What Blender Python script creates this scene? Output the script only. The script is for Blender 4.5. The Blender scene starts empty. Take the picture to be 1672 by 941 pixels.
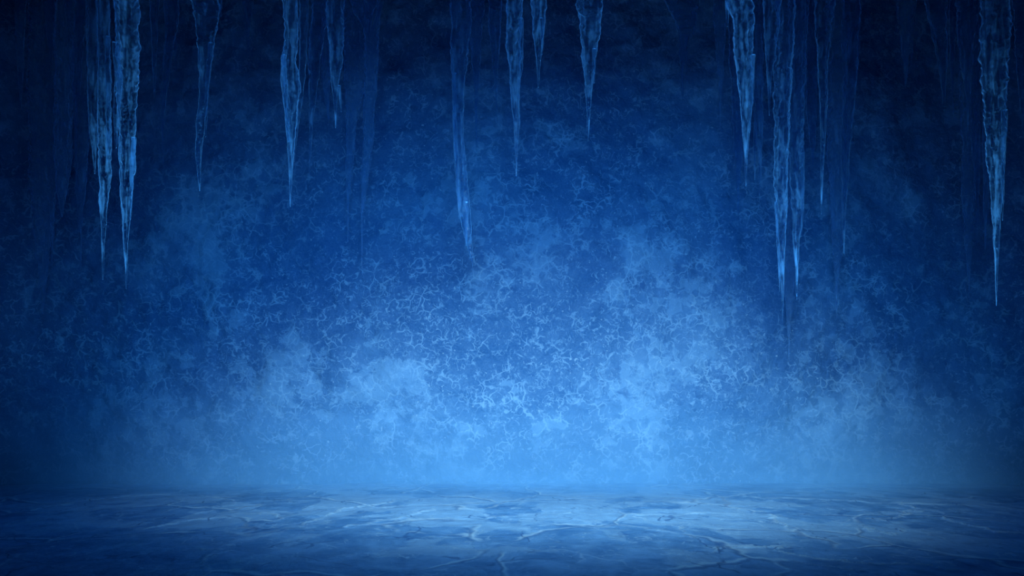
import bpy, math, random
import numpy as np
from mathutils import Vector

C = bpy.context.scene.collection
SC = bpy.context.scene

# ------------------------------------------------------------------ camera
FPX = 1400.0                 # focal length in pixels of a 1672 px wide frame
CAMZ = 0.643                 # eye height above the ice
HORIZ = 690.0                # pixel row of the horizon
WALL_Y = 9.0                 # distance of the back wall
cam = bpy.data.cameras.new('camera')
cam.sensor_width = 36.0
cam.lens = 36.0 * FPX / 1672.0
cam.shift_y = (HORIZ - 470.5) / 1672.0
cam.clip_start, cam.clip_end = 0.05, 100
cam_o = bpy.data.objects.new('camera', cam)
cam_o.location = (0, 0, CAMZ)
cam_o.rotation_euler = (math.pi / 2, 0, 0)
C.objects.link(cam_o)
SC.camera = cam_o

# ------------------------------------------------------------------ world, lights, exposure
SC.view_settings.view_transform = 'Standard'
SC.view_settings.look = 'None'
SC.view_settings.gamma = 1.0
SC.view_settings.exposure = 0.0
SC.view_settings.use_curve_mapping = False
try:
    SC.cycles.volume_max_steps = 48
    SC.cycles.volume_step_rate = 3.0
    SC.cycles.volume_bounces = 0
    SC.cycles.max_bounces = 8
    SC.cycles.diffuse_bounces = 2
    SC.cycles.glossy_bounces = 3
    SC.cycles.transmission_bounces = 6
    SC.cycles.caustics_reflective = False
    SC.cycles.caustics_refractive = False
    SC.cycles.use_denoising = True
except Exception:
    pass

w = bpy.data.worlds.new('world')
SC.world = w
w.use_nodes = True
w.node_tree.nodes['Background'].inputs[0].default_value = (0.0, 0.10, 0.50, 1)
w.node_tree.nodes['Background'].inputs[1].default_value = 0.005


def spot(name, loc, target, power, color, angle, blend, radius, wide=1.0):
    l = bpy.data.lights.new(name, 'SPOT')
    l.energy, l.color = power, color
    l.spot_size, l.spot_blend, l.shadow_soft_size = math.radians(angle), blend, radius
    o = bpy.data.objects.new(name, l)
    o.location = loc
    o.scale.x = wide
    o.rotation_euler = (Vector(target) - Vector(loc)).to_track_quat('-Z', 'Y').to_euler()
    C.objects.link(o)
    return o


# cold spot added above the camera for the glow at the wall foot
spot('key_light', (0.2, 0.6, 3.6), (0.4, 8.2, -0.1), 2850, (0.44, 0.78, 0.94), 37, 1.0, 0.8, 1.6)
spot('fill_light', (0.0, 0.2, 2.4), (0.1, 9.0, 0.8), 1330, (0.05, 0.38, 1.0), 50, 1.0, 0.8, 1.6)  # added deep blue spot that lifts the rest of the wall
# blue spots added between icicle row and wall to rim the ice from behind
for rx, tx, pw in ((-4.3, -3.7, 420), (-2.9, -2.5, 330), (-1.5, -1.3, 320), (0.1, 0.2, 320), (1.5, 1.4, 250), (2.9, 2.4, 300), (4.3, 3.7, 380)):
    spot('rim_light', (rx, 8.4, 1.26), (tx, 7.0, 2.35), pw * 1.1, (0.14, 0.56, 1.0), 70, 1.0, 0.15)

# ------------------------------------------------------------------ helpers


def hash3(ix, iy, iz, seed):
    h = (ix.astype(np.int64) * 374761393 + iy.astype(np.int64) * 668265263
         + iz.astype(np.int64) * 2147483647 + seed * 1274126177) & 0xffffffff
    h = ((h ^ (h >> 13)) * 1274126177) & 0xffffffff
    h = ((h ^ (h >> 16)) * 2246822519) & 0xffffffff
    return ((h ^ (h >> 15)) & 0xffffff) / float(0xffffff)


def vnoise(x, y, z, seed=0):
    x0, y0, z0 = np.floor(x), np.floor(y), np.floor(z)
    fx, fy, fz = x - x0, y - y0, z - z0
    fx, fy, fz = (f * f * f * (f * (f * 6 - 15) + 10) for f in (fx, fy, fz))
    r = 0
    for dx in (0, 1):
        for dy in (0, 1):
            for dz in (0, 1):
                wgt = (fx if dx else 1 - fx) * (fy if dy else 1 - fy) * (fz if dz else 1 - fz)
                r = r + wgt * hash3(x0 + dx, y0 + dy, z0 + dz, seed)
    return r * 2 - 1


def fbm(x, y, z, octv=4, seed=0, rough=0.5):
    a, f, r, t = 1.0, 1.0, 0.0, 0.0
    for k in range(octv):
        r = r + a * vnoise(x * f, y * f, z * f, seed + k * 17)
        t += a
        a *= rough
        f *= 2.03
    return r / t


def smooth(e0, e1, v):
    t = np.clip((v - e0) / (e1 - e0), 0, 1)
    return t * t * (3 - 2 * t)


def mesh_np(name, verts, quads, mat, attrs=None, parent=None, smooth_shade=True):
    me = bpy.data.meshes.new(name)
    nv, nf = len(verts), len(quads)
    k = quads.shape[1]
    me.vertices.add(nv)
    me.vertices.foreach_set('co', verts.astype(np.float32).ravel())
    me.loops.add(nf * k)
    me.loops.foreach_set('vertex_index', quads.astype(np.int32).ravel())
    me.polygons.add(nf)
    me.polygons.foreach_set('loop_start', np.arange(0, nf * k, k, dtype=np.int32))
    me.polygons.foreach_set('loop_total', np.full(nf, k, dtype=np.int32))
    me.update(calc_edges=True)
    if smooth_shade:
        me.polygons.foreach_set('use_smooth', np.ones(nf, dtype=bool))
    for an, av in (attrs or {}).items():
        a = me.attributes.new(an, 'FLOAT', 'POINT')
        a.data.foreach_set('value', av.astype(np.float32).ravel())
    me.materials.append(mat)
    me.validate()
    o = bpy.data.objects.new(name, me)
    C.objects.link(o)
    if parent:
        o.parent = parent
    return o


def grid_quads(nu, nv):
    i = np.arange(nu * nv).reshape(nv, nu)
    return np.stack([i[:-1, :-1], i[:-1, 1:], i[1:, 1:], i[1:, :-1]], -1).reshape(-1, 4)


class NT:
    """small wrapper that keeps node graphs short"""

    def __init__(self, name):
        self.m = bpy.data.materials.new(name)
        self.m.use_nodes = True
        self.t = self.m.node_tree
        self.t.nodes.clear()
        self.out = self.t.nodes.new('ShaderNodeOutputMaterial')

    def put(self, sock, v):
        if v is None:
            return
        if isinstance(v, bpy.types.NodeSocket):
            self.t.links.new(v, sock)
        elif isinstance(v, (tuple, list)):
            sock.default_value = (*v, 1) if len(v) == 3 and sock.type == 'RGBA' else v
        else:
            sock.default_value = v

    def node(self, typ, ins=None, **props):
        n = self.t.nodes.new(typ)
        for k, v in props.items():
            setattr(n, k, v)
        for k, v in (ins or {}).items():
            self.put(n.inputs[k], v)
        return n

    def math(self, op, a, b=None, c=None):
        n = self.node('ShaderNodeMath', operation=op)
        for i, v in enumerate((a, b, c)):
            self.put(n.inputs[i], v)
        return n.outputs[0]

    def vmath(self, op, a, b=None):
        n = self.node('ShaderNodeVectorMath', operation=op)
        self.put(n.inputs[0], a)
        if op == 'SCALE':
            self.put(n.inputs['Scale'], b)
        else:
            self.put(n.inputs[1], b)
        return n.outputs[0]

    def ss(self, v, e0, e1, t0=0.0, t1=1.0):
        n = self.node('ShaderNodeMapRange', {'Value': v, 'From Min': e0, 'From Max': e1, 'To Min': t0, 'To Max': t1},
                      interpolation_type='SMOOTHSTEP')
        return n.outputs[0]

    def noise(self, vec, scale, detail=4, rough=0.55, dist=0.0, color=False):
        n = self.node('ShaderNodeTexNoise', {'Vector': vec, 'Scale': scale, 'Detail': detail, 'Roughness': rough, 'Distortion': dist})
        return n.outputs['Color' if color else 'Fac']

    def edge(self, vec, scale, rand=1.0):
        n = self.node('ShaderNodeTexVoronoi', {'Vector': vec, 'Scale': scale, 'Randomness': rand}, feature='DISTANCE_TO_EDGE')
        return n.outputs['Distance']

    def mix(self, f, a, b):
        n = self.node('ShaderNodeMix', data_type='RGBA')
        self.put(n.inputs[0], f)
        self.put(n.inputs[6], a)
        self.put(n.inputs[7], b)
        return n.outputs[2]

    def warp(self, vec, scale, amt, detail=2):
        c = self.noise(vec, scale, detail, color=True)
        return self.vmath('ADD', vec, self.vmath('SCALE', self.vmath('SUBTRACT', c, (0.5, 0.5, 0.5)), amt))

    def attr(self, name):
        return self.node('ShaderNodeAttribute', attribute_name=name).outputs['Fac']


# ------------------------------------------------------------------ materials
def wall_material():
    n = NT('frosted_ice_wall')
    P = n.node('ShaderNodeTexCoord').outputs['Object']
    frost_a = n.attr('frost')
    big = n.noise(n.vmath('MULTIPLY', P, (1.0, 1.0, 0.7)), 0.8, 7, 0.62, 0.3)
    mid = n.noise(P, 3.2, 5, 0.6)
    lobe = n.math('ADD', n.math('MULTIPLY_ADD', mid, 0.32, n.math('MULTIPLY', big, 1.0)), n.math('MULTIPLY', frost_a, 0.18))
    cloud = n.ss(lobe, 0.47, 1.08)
    # ragged crust islands of thick frost: cells of a crackled skin, some of them filled
    W = n.warp(n.warp(P, 4.0, 0.24, 3), 22.0, 0.05, 2)
    cell = n.node('ShaderNodeTexVoronoi', {'Vector': W, 'Scale': 8.0}, feature='F1').outputs['Color']
    cellv = n.node('ShaderNodeSeparateColor', {0: cell}).outputs[0]
    isl = n.noise(W, 5.0, 7, 0.72, 0.8)
    thick = n.math('MULTIPLY_ADD', frost_a, 0.34, n.math('MULTIPLY_ADD', mid, 0.30, big))
    ragged = n.math('ADD', n.math('MULTIPLY', n.math('SUBTRACT', isl, 0.5), 0.9), n.math('MULTIPLY', n.math('SUBTRACT', cellv, 0.5), 0.45))
    crust = n.ss(n.math('ADD', thick, ragged), 0.84, 0.87)
    ew = n.edge(W, 8.0)
    web = n.math('MULTIPLY', n.ss(ew, 0.03, 0.16, 1, 0), n.ss(n.math('MULTIPLY_ADD', frost_a, 0.35, n.noise(P, 2.2, 4)), 0.60, 0.75))
    pit = n.math('MULTIPLY', n.ss(n.noise(W, 9.0, 3, 0.6), 0.56, 0.66), n.ss(n.noise(P, 1.7, 3), 0.42, 0.60))
    # lacework of thin curled frost threads
    W2 = n.warp(P, 7.0, 0.16, 2)
    e1 = n.edge(W2, 7.5)
    l1 = n.math('MULTIPLY', n.ss(e1, 0.01, 0.075, 1, 0), n.ss(n.math('MULTIPLY_ADD', frost_a, 0.16, n.noise(P, 5.0, 3)), 0.50, 0.60))
    c2 = n.noise(P, 12.0, 1.2, 0.5, 0.6)
    l2 = n.math('MULTIPLY', n.ss(n.math('ABSOLUTE', n.math('SUBTRACT', c2, 0.5)), 0.0, 0.040, 1, 0), n.ss(n.noise(P, 8.3, 2), 0.46, 0.56))
    c3 = n.noise(n.vmath('ADD', P, (7.1, 3.3, 5.2)), 18.0, 1.0, 0.5, 1.0)
    l3 = n.math('MULTIPLY', n.ss(n.math('ABSOLUTE', n.math('SUBTRACT', c3, 0.5)), 0.0, 0.045, 1, 0), n.ss(n.noise(P, 11.0, 2), 0.50, 0.60))
    lines = n.math('MAXIMUM', n.math('MAXIMUM', l1, l2), n.math('MULTIPLY', l3, 0.75))
    lace = n.math('MULTIPLY', lines, n.ss(n.noise(P, 1.3, 4), 0.30, 0.62, 0.5, 1.0))
    grain = n.noise(P, 55, 3, 0.6)
    speck = n.ss(n.noise(P, 34, 0), 0.80, 0.85)
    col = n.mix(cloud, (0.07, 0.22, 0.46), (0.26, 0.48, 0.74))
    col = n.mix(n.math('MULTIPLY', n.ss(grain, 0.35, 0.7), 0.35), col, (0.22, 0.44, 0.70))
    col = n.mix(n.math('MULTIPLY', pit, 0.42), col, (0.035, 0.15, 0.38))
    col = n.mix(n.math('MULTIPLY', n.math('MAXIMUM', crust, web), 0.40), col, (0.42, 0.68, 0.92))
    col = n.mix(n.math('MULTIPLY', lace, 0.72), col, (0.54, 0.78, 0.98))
    col = n.mix(n.math('MULTIPLY', speck, 0.6), col, (0.75, 0.9, 1.0))
    h = n.noise(P, 16.0, 4, 0.6, 0.6)
    b = n.node('ShaderNodeBump', {'Strength': 0.5, 'Distance': 0.03, 'Height': h})
    p = n.node('ShaderNodeBsdfPrincipled', {'Base Color': col, 'Roughness': 0.5, 'IOR': 1.31, 'Normal': b.outputs[0]})
    n.t.links.new(p.outputs[0], n.out.inputs['Surface'])
    return n.m


def floor_material():
    n = NT('cracked_ice_floor')
    P = n.vmath('MULTIPLY', n.node('ShaderNodeTexCoord').outputs['Object'], (1.0, 0.6, 1.0))
    crack_a = n.attr('crack')
    rime_a = n.attr('rime')
    W = n.warp(P, 1.3, 0.5, 4)
    e1 = n.edge(W, 1.15)
    k1 = n.math('MULTIPLY', n.ss(e1, 0.0, 0.022, 1, 0), n.ss(n.noise(P, 1.6, 3), 0.42, 0.55))
    W3 = n.warp(P, 3.0, 0.25, 3)
    e2 = n.edge(W3, 3.2)
    k2 = n.math('MULTIPLY', n.ss(e2, 0.0, 0.03, 1, 0), n.ss(n.noise(P, 2.3, 3), 0.52, 0.62))
    cracks = n.math('MAXIMUM', n.math('MAXIMUM', k1, n.math('MULTIPLY', k2, 0.5)), crack_a)
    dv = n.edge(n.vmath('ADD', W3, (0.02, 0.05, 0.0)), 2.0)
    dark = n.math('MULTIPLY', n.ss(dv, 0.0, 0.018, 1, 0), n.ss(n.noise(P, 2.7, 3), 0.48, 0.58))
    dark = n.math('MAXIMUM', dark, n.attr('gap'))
    plate = n.node('ShaderNodeTexVoronoi', {'Vector': W, 'Scale': 1.6}, feature='F1').outputs['Color']
    platev = n.node('ShaderNodeSeparateColor', {0: plate}).outputs[0]
    rime = n.math('ADD', n.noise(P, 1.5, 7, 0.62, 0.4), n.math('MULTIPLY_ADD', platev, 0.22, n.math('MULTIPLY', rime_a, 0.35)))
    Q = n.vmath('MULTIPLY', P, (1.0, 1.7, 1.0))
    r1 = n.noise(Q, 9.0, 1.5, 0.5, 0.7)
    r2 = n.noise(n.vmath('ADD', Q, (3.0, 9.0, 1.0)), 6.0, 1.5, 0.5, 0.9)
    gate = n.noise(P, 4.5, 3)
    rip = n.math('MULTIPLY', n.ss(n.math('ABSOLUTE', n.math('SUBTRACT', r1, 0.5)), 0.0, 0.035, 1, 0), n.ss(gate, 0.52, 0.60))
    scr = n.math('MULTIPLY', n.ss(n.math('ABSOLUTE', n.math('SUBTRACT', r2, 0.5)), 0.0, 0.03, 1, 0), n.ss(gate, 0.46, 0.40))
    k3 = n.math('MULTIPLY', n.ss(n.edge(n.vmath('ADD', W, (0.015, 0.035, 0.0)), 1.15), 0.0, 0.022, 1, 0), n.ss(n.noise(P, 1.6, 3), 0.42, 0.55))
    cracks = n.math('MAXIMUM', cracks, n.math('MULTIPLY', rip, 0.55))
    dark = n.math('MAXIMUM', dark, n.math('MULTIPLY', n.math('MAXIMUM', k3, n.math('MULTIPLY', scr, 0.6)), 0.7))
    patch = n.ss(n.math('ADD', rime, n.math('MULTIPLY', n.math('SUBTRACT', n.noise(P, 6.0, 6, 0.7), 0.5), 0.35)), 0.62, 0.67)
    fine = n.noise(P, 5.0, 7, 0.68, 0.5)
    speck = n.ss(n.noise(P, 17, 1), 0.74, 0.80)
    col = n.mix(n.ss(fine, 0.3, 0.75), (0.11, 0.28, 0.52), (0.33, 0.57, 0.82))
    col = n.mix(n.math('MULTIPLY', patch, 0.42), col, (0.62, 0.84, 1.0))
    col = n.mix(n.math('MULTIPLY', cracks, 0.85), col, (0.82, 0.94, 1.0))
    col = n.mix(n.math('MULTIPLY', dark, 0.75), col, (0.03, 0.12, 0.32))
    col = n.mix(n.math('MULTIPLY', speck, 0.7), col, (0.75, 0.9, 1.0))
    h = n.noise(P, 9.0, 6, 0.65)
    b = n.node('ShaderNodeBump', {'Strength': 0.7, 'Distance': 0.03, 'Height': h})
    rgh = n.ss(patch, 0, 1, 0.38, 0.55)
    p = n.node('ShaderNodeBsdfPrincipled', {'Base Color': col, 'Roughness': rgh, 'IOR': 1.31, 'Specular IOR Level': 0.28, 'Normal': b.outputs[0]})
    n.t.links.new(p.outputs[0], n.out.inputs['Surface'])
    return n.m


def ceiling_material():
    n = NT('dark_ice_vault')
    P = n.node('ShaderNodeTexCoord').outputs['Object']
    f = n.noise(P, 2.0, 6, 0.6)
    col = n.mix(f, (0.02, 0.08, 0.22), (0.06, 0.18, 0.38))
    b = n.node('ShaderNodeBump', {'Strength': 0.6, 'Distance': 0.05, 'Height': f})
    p = n.node('ShaderNodeBsdfPrincipled', {'Base Color': col, 'Roughness': 0.5, 'IOR': 1.31, 'Normal': b.outputs[0]})
    n.t.links.new(p.outputs[0], n.out.inputs['Surface'])
    return n.m


def ice_material(name, frost_lo, frost_hi, rim, glassy=0.22, milky=0.0, tint=(0.84, 0.94, 1.0)):
    """clear ice with milky veins; bright edge light is mixed in by view angle"""
    n = NT(name)
    P = n.node('ShaderNodeTexCoord').outputs['Object']
    S = n.vmath('MULTIPLY', P, (1.0, 1.0, 0.16))
    vein = n.noise(S, 26.0, 4, 0.55, 0.3)
    spots = n.noise(P, 60.0, 3, 0.6)
    c2 = n.noise(P, 22.0, 1.5, 0.5, 0.8)
    squig = n.math('MULTIPLY', n.ss(n.math('ABSOLUTE', n.math('SUBTRACT', c2, 0.5)), 0.0, 0.02, 1, 0), n.ss(spots, 0.45, 0.55))
    frost = n.ss(vein, frost_lo, frost_hi)
    h = vein
    b = n.node('ShaderNodeBump', {'Strength': 0.6, 'Distance': 0.01, 'Height': h}).outputs[0]
    glass = n.node('ShaderNodeBsdfPrincipled', {'Base Color': (0.55, 0.80, 1.0), 'Roughness': 0.12, 'IOR': 1.31,
                                                'Transmission Weight': 1.0, 'Normal': b}).outputs[0]
    dif = n.node('ShaderNodeBsdfDiffuse', {'Color': (0.45, 0.72, 1.0), 'Normal': b}).outputs[0]
    trl = n.node('ShaderNodeBsdfTranslucent', {'Color': (0.45, 0.72, 1.0), 'Normal': b}).outputs[0]
    milk = n.node('ShaderNodeMixShader', {0: 0.5, 1: dif, 2: trl}).outputs[0]
    lw = n.node('ShaderNodeLayerWeight', {'Blend': 0.5}).outputs['Facing']
    painted_rim = n.math('MULTIPLY', n.math('POWER', lw, 5.0), rim)  # more milk towards the silhouette imitates rim light on the ice
    fac = n.math('MINIMUM', n.math('ADD', n.math('MULTIPLY', n.math('MAXIMUM', frost, n.math('MULTIPLY', squig, 0.8)), 0.34), n.math('ADD', painted_rim, milky)), 0.95)
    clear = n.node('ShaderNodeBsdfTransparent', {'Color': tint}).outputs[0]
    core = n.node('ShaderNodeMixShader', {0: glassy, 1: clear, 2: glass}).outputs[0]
    mixs = n.node('ShaderNodeMixShader', {0: fac, 1: core, 2: milk}).outputs[0]
    n.t.links.new(mixs, n.out.inputs['Surface'])
    return n.m


def mist_material():
    n = NT('ground_mist')
    P = n.node('ShaderNodeTexCoord').outputs['Object']
    xyz = n.node('ShaderNodeSeparateXYZ', {0: P})
    z, y = xyz.outputs[2], xyz.outputs[1]
    fall = n.math('POWER', 2.718, n.math('MULTIPLY', z, -2.6))
    top = n.ss(z, 0.6, 1.2, 1, 0)
    front = n.ss(y, 5.6, 8.2)
    wisp = n.ss(n.noise(n.vmath('MULTIPLY', P, (0.5, 0.5, 1.2)), 1.6, 2), 0.25, 0.75, 0.45, 1.4)
    d = n.math('MULTIPLY', n.math('MULTIPLY', fall, top), n.math('MULTIPLY', front, wisp))
    d = n.math('MULTIPLY', d, 0.85)
    v = n.node('ShaderNodeVolumeScatter', {'Color': (0.28, 0.62, 1.0), 'Density': d, 'Anisotropy': -0.4}).outputs[0]
    a = n.node('ShaderNodeVolumeAbsorption', {'Color': (0.28, 0.62, 1.0), 'Density': d}).outputs[0]
    v = n.node('ShaderNodeAddShader', {0: v, 1: a})
    n.t.links.new(v.outputs[0], n.out.inputs['Volume'])
    return n.m


M_WALL, M_FLOOR, M_CEIL = wall_material(), floor_material(), ceiling_material()
M_CLEAR = ice_material('clear_ice', 0.55, 0.72, 1.7)
M_MILKY = ice_material('milky_ice', 0.47, 0.70, 2.2)
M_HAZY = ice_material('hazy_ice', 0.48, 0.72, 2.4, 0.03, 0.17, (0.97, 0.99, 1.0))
M_MIST = mist_material()


def px(x, y, d):
    """the point at distance d that the photograph shows at pixel x, y"""
    return ((x - 836.0) / FPX * d, d, CAMZ + (HORIZ - y) / FPX * d)


# ------------------------------------------------------------------ the setting
XW = 7.2                     # half width of the chamber


def wall_depth(x, z):
    """y of the back wall: nearly flat, rounding forward at both ends"""
    bow = 0.9 * smooth(4.6, 7.4, np.abs(x)) * 1.6
    lumps = 0.10 * fbm(x * 0.8, z * 0.8, x * 0 + 3.1, 4, 5) + 0.035 * fbm(x * 4, z * 4, x * 0, 3, 9)
    return WALL_Y - bow - lumps


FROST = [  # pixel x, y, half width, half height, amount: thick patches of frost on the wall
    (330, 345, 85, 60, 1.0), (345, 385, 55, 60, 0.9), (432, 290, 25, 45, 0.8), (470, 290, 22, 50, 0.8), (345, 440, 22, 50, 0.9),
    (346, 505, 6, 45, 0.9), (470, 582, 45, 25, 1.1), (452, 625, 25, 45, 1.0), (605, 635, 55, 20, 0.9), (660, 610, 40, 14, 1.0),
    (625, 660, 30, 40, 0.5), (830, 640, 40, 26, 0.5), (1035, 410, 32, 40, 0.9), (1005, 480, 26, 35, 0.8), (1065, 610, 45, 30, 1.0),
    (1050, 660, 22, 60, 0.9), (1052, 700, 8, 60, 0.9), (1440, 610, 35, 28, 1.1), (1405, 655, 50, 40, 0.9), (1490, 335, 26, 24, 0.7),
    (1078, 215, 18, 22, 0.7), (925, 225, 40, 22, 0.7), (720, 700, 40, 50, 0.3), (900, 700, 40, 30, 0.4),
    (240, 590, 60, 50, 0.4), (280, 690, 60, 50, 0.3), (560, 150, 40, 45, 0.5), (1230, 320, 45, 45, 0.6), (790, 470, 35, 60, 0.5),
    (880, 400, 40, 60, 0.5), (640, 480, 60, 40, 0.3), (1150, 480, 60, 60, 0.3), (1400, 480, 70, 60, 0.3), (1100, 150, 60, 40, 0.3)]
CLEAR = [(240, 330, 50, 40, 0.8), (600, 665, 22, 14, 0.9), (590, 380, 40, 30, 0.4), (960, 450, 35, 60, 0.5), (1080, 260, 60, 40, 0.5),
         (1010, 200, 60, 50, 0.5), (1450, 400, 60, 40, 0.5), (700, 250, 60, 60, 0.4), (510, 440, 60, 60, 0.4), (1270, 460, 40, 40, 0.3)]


def build_wall():
    nx, nz = 960, 420
    x = np.linspace(-XW, XW, nx)
    z = np.linspace(-0.1, 6.2, nz)
    X, Z = np.meshgrid(x, z)
    fr = np.zeros_like(X)
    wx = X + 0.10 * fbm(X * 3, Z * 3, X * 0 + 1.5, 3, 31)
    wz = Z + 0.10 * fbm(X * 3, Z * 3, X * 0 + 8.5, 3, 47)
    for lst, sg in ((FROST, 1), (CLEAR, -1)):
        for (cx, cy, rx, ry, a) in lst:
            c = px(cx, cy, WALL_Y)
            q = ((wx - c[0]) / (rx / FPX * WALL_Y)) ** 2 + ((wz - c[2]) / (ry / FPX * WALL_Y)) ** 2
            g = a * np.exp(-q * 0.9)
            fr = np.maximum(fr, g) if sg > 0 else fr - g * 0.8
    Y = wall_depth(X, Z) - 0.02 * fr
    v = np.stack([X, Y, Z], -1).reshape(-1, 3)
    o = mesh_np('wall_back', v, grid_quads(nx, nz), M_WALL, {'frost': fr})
    o['kind'] = 'structure'
    o['label'] = 'frost covered blue ice wall at the back of the cave'
    o['category'] = 'wall'


CRACKS = [  # pixel polylines on the ice floor with a width in metres and a strength
    ([(0, 842), (70, 832), (130, 818), (195, 812), (265, 809)], 0.018, 0.8),
    ([(330, 809), (365, 817), (392, 826)], 0.015, 0.9), ([(392, 826), (350, 832), (325, 838)], 0.012, 0.6),
    ([(245, 863), (285, 855), (335, 850), (372, 849)], 0.014, 0.9), ([(310, 884), (335, 880), (360, 891), (405, 887), (455, 874)], 0.012, 0.9),
    ([(455, 874), (490, 862), (520, 849), (560, 834), (640, 820)], 0.014, 0.8), ([(380, 836), (430, 842), (455, 848), (420, 865)], 0.013, 0.8),
    ([(330, 920), (345, 910), (350, 902), (375, 898)], 0.009, 0.7), ([(265, 905), (300, 898), (350, 897)], 0.009, 0.6),
    ([(560, 860), (650, 852), (690, 840), (735, 830), (770, 826)], 0.02, 0.8), ([(735, 826), (780, 836), (800, 846), (830, 842), (920, 838)], 0.02, 0.7),
    ([(900, 842), (960, 852), (1010, 858), (1112, 872)], 0.02, 0.7), ([(690, 895), (720, 893), (780, 899)], 0.010, 0.7),
    ([(905, 878), (925, 890), (1000, 896), (1060, 901), (1120, 908)], 0.013, 0.8), ([(560, 905), (600, 895), (700, 890)], 0.010, 0.6),
    ([(1020, 838), (1080, 840), (1112, 840), (1205, 841)], 0.018, 0.7), ([(1025, 842), (1090, 858), (1112, 870), (1165, 888), (1222, 895)], 0.015, 0.9),
    ([(1222, 895), (1262, 896), (1296, 893), (1310, 890)], 0.012, 1.0), ([(1112, 921), (1145, 911), (1180, 900), (1222, 895)], 0.011, 1.0),
    ([(1280, 900), (1330, 908), (1400, 912), (1460, 917), (1530, 926), (1590, 932)], 0.011, 0.9), ([(1112, 822), (1190, 828), (1245, 838), (1280, 856)], 0.02, 0.7),
    ([(1180, 806), (1250, 813), (1350, 818), (1470, 823), (1580, 826)], 0.02, 0.6), ([(1470, 822), (1500, 830), (1540, 845), (1560, 856), (1620, 866), (1672, 868)], 0.016, 0.8),
    ([(1285, 865), (1320, 878), (1345, 884), (1390, 868)], 0.012, 0.7), ([(1390, 850), (1420, 868), (1450, 872), (1470, 862)], 0.012, 0.7),
    ([(1400, 855), (1450, 848), (1480, 836), (1510, 833)], 0.014, 0.6), ([(1240, 852), (1275, 856), (1285, 862)], 0.012, 0.8), ([(1450, 880), (1475, 902), (1490, 900)], 0.010, 0.6),
    ([(1320, 915), (1350, 926), (1400, 934), (1420, 941)], 0.008, 0.7), ([(300, 935), (350, 922), (400, 915)], 0.008, 0.5)]
RIME = [(735, 840, 70, 18, 1.0), (940, 842, 60, 10, 1.0), (1090, 845, 60, 14, 0.9), (975, 812, 90, 8, 0.9), (1170, 838, 50, 10, 0.8), (760, 815, 120, 10, 0.5),
        (560, 835, 60, 14, 0.5), (730, 899, 60, 8, 0.6), (1130, 912, 40, 10, 0.8), (1230, 899, 60, 6, 0.6), (1060, 820, 120, 10, 0.5), (490, 880, 50, 10, 0.4)]


def floor_at(x, y):
    d = CAMZ * FPX / (y - HORIZ)
    return ((x - 836.0) / FPX * d, d)


def build_floor():
    nx, ny = 1400, 600
    x = np.linspace(-XW, XW, nx)
    # rows packed by distance so that near ice has the finest relief
    y = np.concatenate([np.linspace(-1.0, 2.6, 30, endpoint=False), 2.6 * (9.3 / 2.6) ** np.linspace(0, 1, ny - 30)])
    X, Y = np.meshgrid(x, y)
    O = X * 0
    wx = X + 0.13 * fbm(X * 3.0, Y * 3.0, O + 4.2, 5, 61, 0.65)
    wy = Y + 0.26 * fbm(X * 3.0, Y * 3.0, O + 9.7, 5, 73, 0.65)
    brk = 0.25 + 0.75 * smooth(-0.35, 0.15, fbm(X * 2.6, Y * 2.6, O + 1.1, 3, 77))
    ck = np.zeros_like(X)
    gap = np.zeros_like(X)
    for pts, wd, a in CRACKS:
        p = [floor_at(*q) for q in pts]
        for (x0, y0), (x1, y1) in zip(p[:-1], p[1:]):
            m = (wx > min(x0, x1) - 0.2) & (wx < max(x0, x1) + 0.2) & (wy > min(y0, y1) - 0.2) & (wy < max(y0, y1) + 0.2)
            dx, dy = x1 - x0, y1 - y0
            fz = 1.9 / (0.5 * (y0 + y1))
            t = np.clip(((wx[m] - x0) * dx + (wy[m] - y0) * dy) / (dx * dx + dy * dy), 0, 1)
            # along the line of sight a crack is seen much foreshortened
            dd = np.hypot(wx[m] - x0 - t * dx, (wy[m] - y0 - t * dy) * fz)
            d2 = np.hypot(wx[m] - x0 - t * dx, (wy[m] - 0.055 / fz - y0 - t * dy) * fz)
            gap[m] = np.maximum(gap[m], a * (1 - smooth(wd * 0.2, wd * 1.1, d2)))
            ck[m] = np.maximum(ck[m], a * (1 - smooth(wd * 0.2, wd * 1.1, dd)))
    ck, gap = ck * brk, gap * (0.4 + 0.6 * (1 - brk))
    rm = np.zeros_like(X)
    for (cx, cy, rx, ry, a) in RIME:
        c = floor_at(cx, cy)
        dd = c[1]
        q = ((wx - c[0]) / (rx / FPX * dd)) ** 2 + ((wy - c[1]) / (ry / FPX * dd * dd / CAMZ)) ** 2
        rm = np.maximum(rm, a * np.exp(-q))
    Z = 0.012 * fbm(X * 1.2, Y * 1.2, O, 4, 83) + 0.006 * fbm(X * 6, Y * 6, O, 3, 91) + 0.010 * ck + 0.004 * rm - 0.008 * gap
    v = np.stack([X, Y, Z], -1).reshape(-1, 3)
    o = mesh_np('floor', v, grid_quads(nx, ny), M_FLOOR, {'crack': ck, 'rime': rm, 'gap': gap})
    o['kind'] = 'structure'
    o['label'] = 'cracked blue ice floor of the cave'
    o['category'] = 'floor'


def ceil_z(x, y):
    x, y = np.asarray(x, float), np.asarray(y, float)
    z = CAMZ + 0.493 * np.maximum(y, 5.6) + 0.30 + 0.12 * fbm(x * 0.9, y * 0.9, x * 0 + 2.0, 3, 101)
    return z


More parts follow.
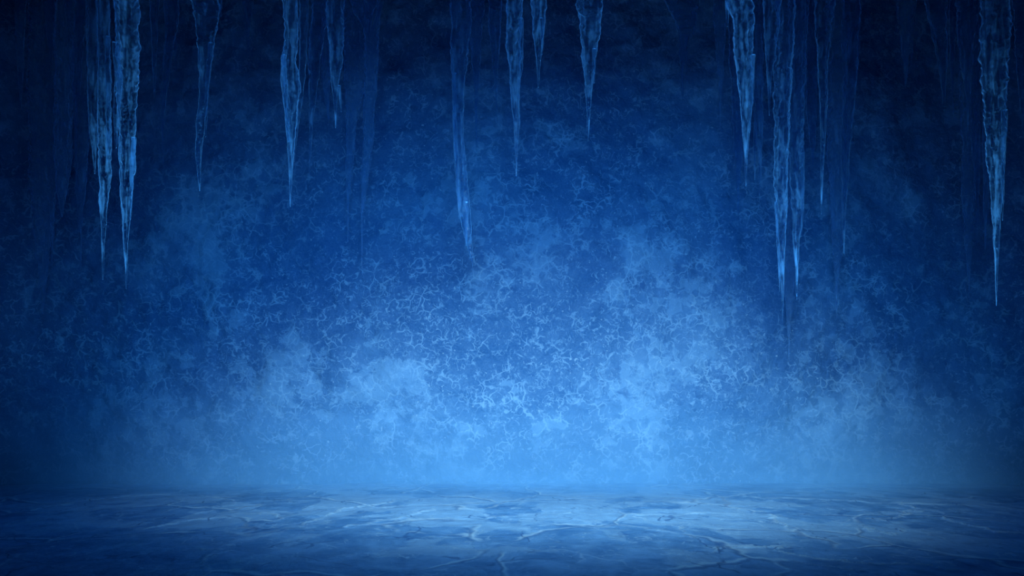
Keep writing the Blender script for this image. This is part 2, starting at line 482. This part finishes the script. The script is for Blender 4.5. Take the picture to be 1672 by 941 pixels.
def build_ceiling():
    nx, ny = 220, 140
    X, Y = np.meshgrid(np.linspace(-XW, XW, nx), np.linspace(4.7, 9.4, ny))
    Z = ceil_z(X, Y)
    n = nx * ny
    lo = np.stack([X, Y, Z], -1).reshape(-1, 3)
    hi = np.stack([X, Y, Z * 0 + 6.4], -1).reshape(-1, 3)
    q = grid_quads(nx, ny)
    i = np.arange(n).reshape(ny, nx)
    rim = np.concatenate([i[0, :], i[1:, -1], i[-1, -2::-1], i[-2:0:-1, 0]])
    r2 = np.roll(rim, -1)
    sides = np.stack([rim, r2, r2 + n, rim + n], -1)
    o = mesh_np('ceiling', np.concatenate([lo, hi]), np.concatenate([q[:, ::-1], q + n, sides]), M_CEIL)
    o['kind'] = 'structure'
    o['label'] = 'dark ice vault overhead that the icicles hang from'
    o['category'] = 'ceiling'


build_wall()
build_floor()
build_ceiling()

# ------------------------------------------------------------------ icicles
RNG = random.Random(7)


def shaft_mesh(prof, d, mat, seed, root, step=0.010, seg=22, rough=1.0, names=('shaft',), split=None):
    """prof: (pixel y, pixel x of the axis, pixel half width) from the root down to the tip.
    A fluted, rippled length of ice of real round section grows along that axis; split is the height
    under which its needle becomes a part of its own."""
    P = np.array([px(x, y, d) for (y, x, hw) in prof])
    R = np.array([hw / FPX * d for (y, x, hw) in prof])
    zs = P[:, 2]
    n = max(24, int((zs[0] - zs[-1]) / step))
    t = np.linspace(zs[0], zs[-1], n)
    ax = np.interp(-t, -zs, P[:, 0])
    rr = np.interp(-t, -zs, R)
    # soften the corners of the polyline
    k = max(3, n // 22) | 1
    ker = np.hanning(k + 2)[1:-1]
    ker /= ker.sum()
    ax = np.convolve(np.pad(ax, k // 2, mode='edge'), ker, 'valid')
    rs = np.convolve(np.pad(rr, k // 2, mode='edge'), ker, 'valid')
    rr = np.where(t - zs[-1] < 0.05, np.minimum(rs, rr), rs)
    z1 = t * 0
    ax = ax + 0.20 * rr * fbm(t * 5, z1 + seed * 3.7, z1, 3, seed)
    ay = d + 0.25 * rr * fbm(t * 4, z1 + seed * 1.9, z1 + 5, 3, seed + 3)
    T = np.repeat(t[:, None], seg, 1)
    TH = np.repeat((np.arange(seg) / seg * 2 * np.pi)[None, :], n, 0)
    cx, sx = np.cos(TH), np.sin(TH)
    lob = 0.13 * np.cos(2 * TH + seed) + 0.10 * np.cos(3 * TH + seed * 2.3 + 0.6 * T) + 0.06 * np.cos(5 * TH + seed * 1.1 - T)
    rip = 0.02 * np.sin(T * 2 * np.pi / 0.045 + 2.0 * fbm(T * 3, T * 0 + seed, T * 0, 2, seed + 9))
    nz = 0.22 * fbm(cx * 1.1 + seed, sx * 1.1, T * 9, 4, seed + 21) + 0.18 * fbm(cx * 2.2 + seed, sx * 2.2, T * 30, 3, seed + 33)
    RR = 0.9 * rr[:, None] * np.clip(1 + rough * (lob + rip + nz), 0.35, 1.9)
    X = ax[:, None] + RR * cx
    Y = ay[:, None] + RR * sx
    # the root spreads flat against the vault
    T = np.minimum(T, ceil_z(X, Y) - 0.012)
    v = np.stack([X, Y, T], -1).reshape(-1, 3)
    i = np.arange(n * seg).reshape(n, seg)
    cut = n - 1 if split is None else int(np.clip(np.searchsorted(-t, -split), 6, n - 6))
    base = np.array(root['_base'])
    for nm, a, b in ((names[0], 0, cut), (names[-1], cut, n - 1)):
        if b <= a:
            continue
        rows = i[a:b + 1] - a * seg
        j = np.roll(rows, -1, 1)
        q = np.stack([rows[:-1], rows[1:], j[1:], j[:-1]], -1).reshape(-1, 4)
        vv = v[a * seg:(b + 1) * seg]
        tris = []
        if a == 0:
            vv = np.concatenate([vv, [vv[:seg].mean(0)]])
            tris += [(j[0][c], len(vv) - 1, rows[0][c]) for c in range(seg)]
        if b == n - 1:
            vv = np.concatenate([vv, [[ax[-1], ay[-1], t[-1] - 0.012]]])
            tris += [(rows[-1][c], len(vv) - 1, j[-1][c]) for c in range(seg)]
        o = mesh_np(nm, vv - base, q, mat, None, root)
        add_tris(o.data, tris)


def add_tris(me, tris):
    import bmesh
    bm = bmesh.new()
    bm.from_mesh(me)
    bm.verts.ensure_lookup_table()
    for tri in tris:
        bm.faces.new([bm.verts[int(k)] for k in tri]).smooth = True
    bm.to_mesh(me)
    bm.free()


GROUP = 'icicles hanging from the ice vault'
COUNT = [0]


def icicle(prof, d, label, mat=None, spikes=(), rough=1.0, flare=1.08):
    """one hanging icicle: shaft, needle tip and the side spikes fused to it"""
    COUNT[0] += 1
    k = COUNT[0]
    y0, x0, w0 = prof[0]
    bx = px(x0, y0, d)[0]
    top = float(ceil_z(bx, d))
    ry = HORIZ - (top + 0.10 - CAMZ) / d * FPX
    full = [(ry, x0 + RNG.uniform(-2, 2), w0 * flare), (ry * 0.5 + y0 * 0.5, x0, w0 * (1 + flare) / 2)] + list(prof)
    o = bpy.data.objects.new('icicle', None)
    o.empty_display_size = 0.1
    o.location = (bx, d, top)
    o['_base'] = (bx, d, top)
    C.objects.link(o)
    o['label'], o['category'], o['group'] = label, 'icicle', GROUP
    # the needle starts where the ice has thinned to a few millimetres
    ys = next((p[0] for p in prof if p[2] < 4.6), prof[-2][0])
    split = px(0, ys, d)[2]
    shaft_mesh(full, d, mat or M_CLEAR, 3 + k * 5, o, rough=rough, names=('shaft', 'needle_tip'), split=split)
    for s, sp in enumerate(spikes):
        shaft_mesh(sp, d - 0.005, mat or M_CLEAR, 400 + k * 7 + s, o, seg=12, names=('side_spike',))
    return o


#  profile rows: (pixel y, axis x, half width)
ICICLES = [
    # far left
    dict(d=8.3, p=[(0, 35, 10), (80, 33, 7), (130, 34, 4), (178, 34, 1)], l='faint dark icicle at the far left edge, first from the left'),
    dict(d=7.6, p=[(0, 81, 11), (50, 82, 6), (80, 83, 3), (106, 83, 1)], l='short pointed icicle in the dark top left corner, second from the left'),
    dict(d=8.0, p=[(20, 123, 14), (90, 123, 10), (130, 122, 8), (165, 124, 4), (215, 124, 2.5), (280, 124, 1)], l='thin dim icicle just left of the bright left cluster'),
    dict(d=8.62, p=[(0, 72, 26), (260, 70, 22), (350, 69, 17), (400, 68, 12), (450, 69, 6.5), (490, 70, 3), (512, 70, 1)], m='M',
         s=[[(330, 84, 4), (395, 85, 2.5), (425, 86, 0.8)]], l='broad dim icicle at far left whose tip reaches below all its neighbours there'),
    dict(d=8.27, p=[(0, 104, 16), (250, 102, 15), (310, 101, 9), (335, 101, 4), (353, 101, 1.5)], m='M', l='stubby frost-crusted icicle right of the broad dim far-left one'),
    dict(d=8.6, p=[(0, 134, 13), (250, 134, 12), (320, 132, 8), (345, 131, 4), (380, 132, 2), (442, 132, 0.8)], m='M', l='dim needle-tipped icicle behind and left of the two bright long ones'),
    dict(d=7.3, p=[(0, 150, 10), (90, 151, 8), (170, 153, 8), (220, 154, 6.5), (245, 154, 3.5), (282, 155, 1)], m='M',
         l='wavy-edged bright icicle ending highest in the left cluster'),
    dict(d=7.0, p=[(0, 168, 9), (90, 170, 9), (200, 171, 10), (270, 171, 9.5), (320, 170, 7), (365, 169, 4), (410, 168, 2), (455, 168, 0.8)], m='M',
         s=[[(60, 176, 4), (160, 177, 4), (235, 177, 3), (262, 176, 1)]], l='long bright icicle with needle tip, left one of the two longest in the left cluster'),
    dict(d=6.8, p=[(0, 207, 19), (80, 208, 18), (140, 208, 16), (210, 207, 14), (260, 207, 13), (310, 207, 10), (360, 206, 6), (400, 205, 3.5), (440, 206, 1.8), (470, 206, 0.7)], m='M',
         s=[[(70, 188, 5), (130, 193, 6), (190, 189, 4), (240, 190, 1.2)], [(225, 219, 4), (290, 215, 3), (357, 213, 1)]],
         l='largest bright milky icicle of the left cluster, with ragged edges and a long needle tip'),
    dict(d=7.5, p=[(0, 252, 8), (70, 252, 5), (120, 252, 3), (157, 252, 1)], l='thin dark icicle immediately right of the big bright left cluster'),
    dict(d=7.8, p=[(20, 282, 12), (80, 276, 8), (130, 269, 6), (170, 267, 4), (215, 266, 2), (275, 266, 0.8)], s=[[(60, 285, 3), (95, 287, 2), (116, 288, 0.8)]],
         l='slanting slim icicle between the left cluster and the next tall one'),
    dict(d=7.2, p=[(0, 339, 22), (40, 338, 17), (90, 336, 11), (150, 333, 7.5), (205, 328, 7), (240, 325, 6), (275, 325, 3), (310, 326, 0.9)],
         s=[[(70, 344, 4), (150, 338, 3), (222, 336, 0.8)], [(0, 359, 4), (26, 360, 1)]], l='tall single icicle with a wide root standing alone right of the left cluster'),
    dict(d=7.9, p=[(0, 405, 9), (40, 405, 5), (85, 405, 1)], l='small dark icicle alone in the top gap right of the tall single one'),
    # left of centre
    dict(d=6.9, p=[(0, 474, 13), (70, 476, 11), (110, 474, 13), (150, 476, 14), (190, 476, 11), (225, 475, 8), (265, 475, 4), (300, 474, 2.2), (336, 474, 0.8)], m='M',
         s=[[(90, 463, 4), (130, 464, 5.5), (180, 468, 4), (230, 472, 3)]], l='bright bumpy long icicle, leftmost of the group left of centre'),
    dict(d=7.15, p=[(20, 496, 8), (130, 493, 6), (180, 487, 4), (230, 482, 2.5), (262, 480, 0.9)], l='thin leaning icicle touching the right side of the bright bumpy one'),
    dict(d=7.4, p=[(20, 520, 13), (80, 515, 11), (130, 511, 8.5), (170, 509, 5), (205, 508, 2.5), (285, 506, 0.8)],
         l='slim straight icicle right of the bright bumpy one, with a long hair-thin tip'),
    dict(d=8.3, p=[(20, 536, 10), (120, 532, 7), (160, 534, 4), (200, 537, 0.9)], l='dim little icicle tucked left of the forked-tip icicle'),
    dict(d=7.1, p=[(10, 549, 14), (70, 549, 12), (110, 548, 9), (140, 548, 6), (165, 548, 2.8), (207, 548, 0.8)], m='M',
         s=[[(140, 554, 3), (165, 556, 2), (181, 557, 0.8)]], l='short forked-tip icicle in the middle of the group left of centre'),
    dict(d=8.4, p=[(60, 582, 22), (130, 582, 19), (200, 573, 10), (260, 571, 8), (310, 569, 4.5), (340, 568, 2), (395, 568, 0.8)], m='M',
         l='faint long icicle with a broad icy mass above it, left one of the faint pair'),
    dict(d=8.2, p=[(60, 607, 14), (150, 604, 12), (230, 601, 10), (290, 595, 8), (330, 592, 4.5), (355, 591, 1.8), (440, 591, 0.7)], m='M',
         l='faint long icicle with a very long hair tip, right one of the faint pair'),
    dict(d=7.7, p=[(-10, 590, 26), (20, 594, 16), (45, 599, 6), (66, 603, 1)], s=[[(-5, 620, 6), (25, 618, 4), (45, 610, 2), (63, 607, 0.8)]],
         l='short hooked drapery of ice at the top edge above the faint pair'),
    # centre
    dict(d=7.3, p=[(0, 752, 17), (90, 749, 13), (150, 749, 9), (220, 749, 8), (300, 755, 9), (340, 760, 9), (385, 764, 6), (405, 768, 3.5), (432, 772, 0.9)], m='M',
         s=[[(120, 741, 4), (240, 743, 3), (310, 748, 2.5), (355, 750, 0.9)], [(330, 762, 4), (390, 761, 2), (400, 761, 0.8)]],
         l='longest icicle of the centre, bending right to a curved tip over the mid wall'),
    dict(d=7.7, p=[(0, 779, 14), (60, 778, 10), (110, 777, 7), (150, 778, 4), (200, 778, 2), (246, 778, 0.8)], l='slim dim icicle between the longest centre icicle and the pointed one'),
    dict(d=7.4, p=[(0, 808, 14), (60, 809, 11), (100, 809, 6), (130, 810, 3), (170, 811, 1.6), (205, 812, 0.7)], l='pointed icicle with a hair tip left of the bright broad centre icicle'),
    dict(d=6.8, p=[(0, 840, 17), (70, 839, 14), (130, 841, 10), (180, 842, 7.5), (225, 843, 4), (250, 843, 2), (286, 843, 0.7)], m='M',
         s=[[(30, 851, 4), (110, 851, 3.5), (128, 849, 1)]], l='bright broad icicle near the top centre, tapering evenly to a needle'),
    dict(d=6.6, p=[(0, 878, 14), (40, 879, 10), (80, 879, 6), (110, 879, 3), (141, 879, 0.8)], m='M', s=[[(30, 884, 3.5), (70, 886, 2), (88, 885, 0.8)]],
         l='short sharp bright icicle at top centre, right of the broad one'),
    dict(d=6.9, p=[(0, 964, 21), (50, 963, 16), (100, 962, 10), (140, 961, 6), (180, 961, 3), (228, 960, 0.7)], m='M', s=[[(80, 970, 3.5), (115, 970, 2.2), (134, 970, 0.8)]],
         l='lone bright icicle right of centre with open wall on both sides'),
    # right of centre
    dict(d=8.1, p=[(-10, 1115, 34), (30, 1120, 20), (60, 1117, 10), (85, 1115, 6), (120, 1114, 3), (162, 1115, 1)], s=[[(20, 1134, 5), (45, 1133, 3), (62, 1132, 0.8)], [(60, 1121, 2.5), (120, 1121, 0.8)]],
         l='wide-rooted dim icicle hanging alone between the lone bright one and the right cluster'),
    dict(d=8.3, p=[(30, 1177, 12), (90, 1176, 8), (130, 1177, 5), (160, 1176, 2.5), (201, 1176, 0.9)], l='faint slim icicle just left of the right cluster'),
    dict(d=6.7, p=[(0, 1206, 22), (50, 1213, 18), (110, 1216, 14), (170, 1217, 10.5), (210, 1217, 7), (240, 1217, 4), (265, 1218, 2), (302, 1218, 0.8)], m='M',
         s=[[(0, 1188, 4), (30, 1188, 2), (42, 1188, 0.8)], [(90, 1229, 4), (150, 1227, 3), (215, 1224, 1)]], l='brightest broad icicle at the left end of the right cluster, with crusted root'),
    dict(d=7.0, p=[(0, 1258, 14), (50, 1257, 11), (90, 1256, 7), (125, 1256, 4), (150, 1256, 2), (187, 1256, 0.7)], m='M', s=[[(0, 1270, 4), (50, 1272, 2), (78, 1272, 0.7)]],
         l='short bright pointed icicle at the top of the right cluster'),
    dict(d=7.9, p=[(30, 1199, 12), (200, 1205, 9), (260, 1205, 6), (300, 1205, 3), (358, 1205, 0.8)], l='slim dim icicle with low tip behind the brightest right icicle, on its left'),
    dict(d=7.6, p=[(0, 1236, 13), (150, 1237, 9), (220, 1239, 6), (260, 1241, 3), (320, 1240, 0.9)], m='M', s=[[(200, 1233, 3), (270, 1232, 2), (292, 1232, 0.8)]],
         l='ragged slim icicle close on the right of the brightest right icicle'),
    dict(d=7.2, p=[(0, 1284, 18), (150, 1279, 16), (230, 1277, 14), (300, 1275, 12), (350, 1276, 10), (400, 1277, 6.5), (450, 1277, 4), (490, 1278, 2), (533, 1277, 0.7)], m='M',
         s=[[(330, 1267, 3), (430, 1272, 2), (475, 1273, 0.7)]], l='long bright icicle, left one of the two side by side in the right cluster'),
    dict(d=7.5, p=[(0, 1304, 16), (150, 1299, 14), (220, 1300, 12), (300, 1302, 11), (350, 1301, 8), (400, 1300, 5), (440, 1301, 2.5), (487, 1301, 0.8)], m='M',
         s=[[(250, 1311, 3.5), (340, 1311, 2), (385, 1308, 0.8)]], l='long frosted icicle, right one of the two side by side in the right cluster'),
    dict(d=8.5, p=[(0, 1291, 22), (300, 1290, 15), (430, 1289, 10), (480, 1288, 7), (520, 1288, 4), (545, 1288, 2), (590, 1288, 0.8)], m='M',
         l='dim icicle with the lowest tip, behind the two long ones of the right cluster'),
    dict(d=7.8, p=[(0, 1325, 10), (180, 1324, 8), (240, 1326, 4), (272, 1328, 0.9)], l='thin icicle in the gap right of the two long right-cluster icicles'),
    dict(d=7.3, p=[(0, 1345, 18), (60, 1344, 13), (110, 1343, 9), (170, 1344, 7), (230, 1344, 4), (290, 1342, 2.5), (348, 1341, 0.8)],
         s=[[(0, 1358, 5), (40, 1360, 2), (50, 1360, 0.7)]], l='tapering icicle with a smooth wide root above the gap of the right cluster'),
    dict(d=8.4, p=[(0, 1370, 22), (250, 1368, 16), (330, 1367, 13), (400, 1368, 9), (440, 1367, 5.5), (470, 1366, 2.5), (520, 1366, 0.8)], m='M',
         s=[[(280, 1358, 4), (360, 1360, 2.5), (377, 1361, 0.8)]], l='broad dim long icicle standing near the right end of the right cluster'),
    dict(d=7.7, p=[(30, 1391, 14), (120, 1389, 11), (230, 1383, 8), (300, 1380, 5), (350, 1378, 3), (412, 1378, 0.8)], m='M', s=[[(60, 1402, 2.5), (105, 1401, 0.8)]],
         l='slender icicle forming the right edge of the right cluster'),
    # far right
    dict(d=8.3, p=[(0, 1482, 16), (60, 1480, 8), (105, 1479, 3), (145, 1479, 0.9)], s=[[(30, 1492, 3), (80, 1490, 2), (106, 1489, 0.8)]], l='barely visible icicle in the dark gap between the right cluster and the right edge group'),
    dict(d=7.4, p=[(0, 1530, 17), (50, 1534, 12), (90, 1538, 9), (125, 1541, 5), (150, 1541, 2.5), (178, 1541, 0.8)], l='short dark icicle, leftmost of the group at the right edge'),
    dict(d=7.7, p=[(10, 1556, 7), (100, 1554, 4), (150, 1556, 2), (186, 1557, 0.8)], l='hair-thin dark icicle between the two short ones of the right edge group'),
    dict(d=7.45, p=[(0, 1583, 20), (50, 1579, 14), (100, 1578, 10), (140, 1580, 5.5), (175, 1580, 2.2), (210, 1580, 0.8)], s=[[(20, 1566, 4), (80, 1567, 2.5), (100, 1568, 0.8)]],
         l='short dark icicle with a crusted root, second broad one of the right edge group'),
    dict(d=7.9, p=[(0, 1592, 9), (200, 1593, 7), (270, 1595, 5), (320, 1596, 2.5), (372, 1597, 0.8)], l='slim long icicle along the left side of the big right edge icicle'),
    dict(d=7.0, p=[(0, 1628, 22), (100, 1626, 20), (170, 1625, 17), (250, 1626, 13), (330, 1627, 8), (390, 1627, 4.5), (440, 1627, 2), (498, 1627, 0.7)], m='M',
         s=[[(180, 1641, 5), (280, 1638, 3), (358, 1637, 0.8)]], l='big long bright icicle near the right edge, largest of that group'),
    dict(d=8.2, p=[(0, 1613, 9), (280, 1611, 6), (340, 1610, 4), (375, 1609, 2), (407, 1609, 0.8)], l='dim thin icicle just behind the left side of the big right edge icicle'),
    dict(d=8.6, p=[(0, 1582, 18), (330, 1581, 12), (400, 1581, 7), (440, 1582, 3.5), (492, 1583, 0.8)], m='M', l='ghostly faint icicle low on the wall left of the big right edge icicle'),
    dict(d=7.3, p=[(0, 1668, 14), (80, 1669, 11), (150, 1669, 5), (185, 1670, 2.5), (222, 1671, 0.8)], l='dark icicle half cut off by the right border, last on the right'),
]
for q in ICICLES:
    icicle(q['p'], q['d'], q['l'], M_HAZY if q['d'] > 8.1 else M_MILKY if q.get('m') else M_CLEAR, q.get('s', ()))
for o in C.objects:
    if '_base' in o:
        del o['_base']

# ------------------------------------------------------------------ mist along the foot of the wall
mx = np.linspace(-6.9, 6.9, 70)
front, back = [], []
for xx in mx:
    yb = float(np.min(wall_depth(np.full(30, xx), np.linspace(0, 1.3, 30)))) - 0.06
    front.append((xx, min(5.5, yb - 0.6)))
    back.append((xx, yb))
loop = front + back[::-1]
nl = len(loop)
mv = [(p[0], p[1], zz) for zz in (0.045, 1.22) for p in loop]
nm = len(mx)
mf = [(k, k + 1, nl - 2 - k, nl - 1 - k)[::-1] for k in range(nm - 1)]
mf += [tuple(nl + q for q in f[::-1]) for f in mf]
mf += [(k, (k + 1) % nl, nl + (k + 1) % nl, nl + k) for k in range(nl)]
me = bpy.data.meshes.new('mist')
me.from_pydata(mv, [], mf)
me.materials.append(M_MIST)
mist = bpy.data.objects.new('mist', me)
C.objects.link(mist)
mist['kind'] = 'stuff'
mist['label'] = 'pale glowing mist lying along the foot of the ice wall'
mist['category'] = 'mist'
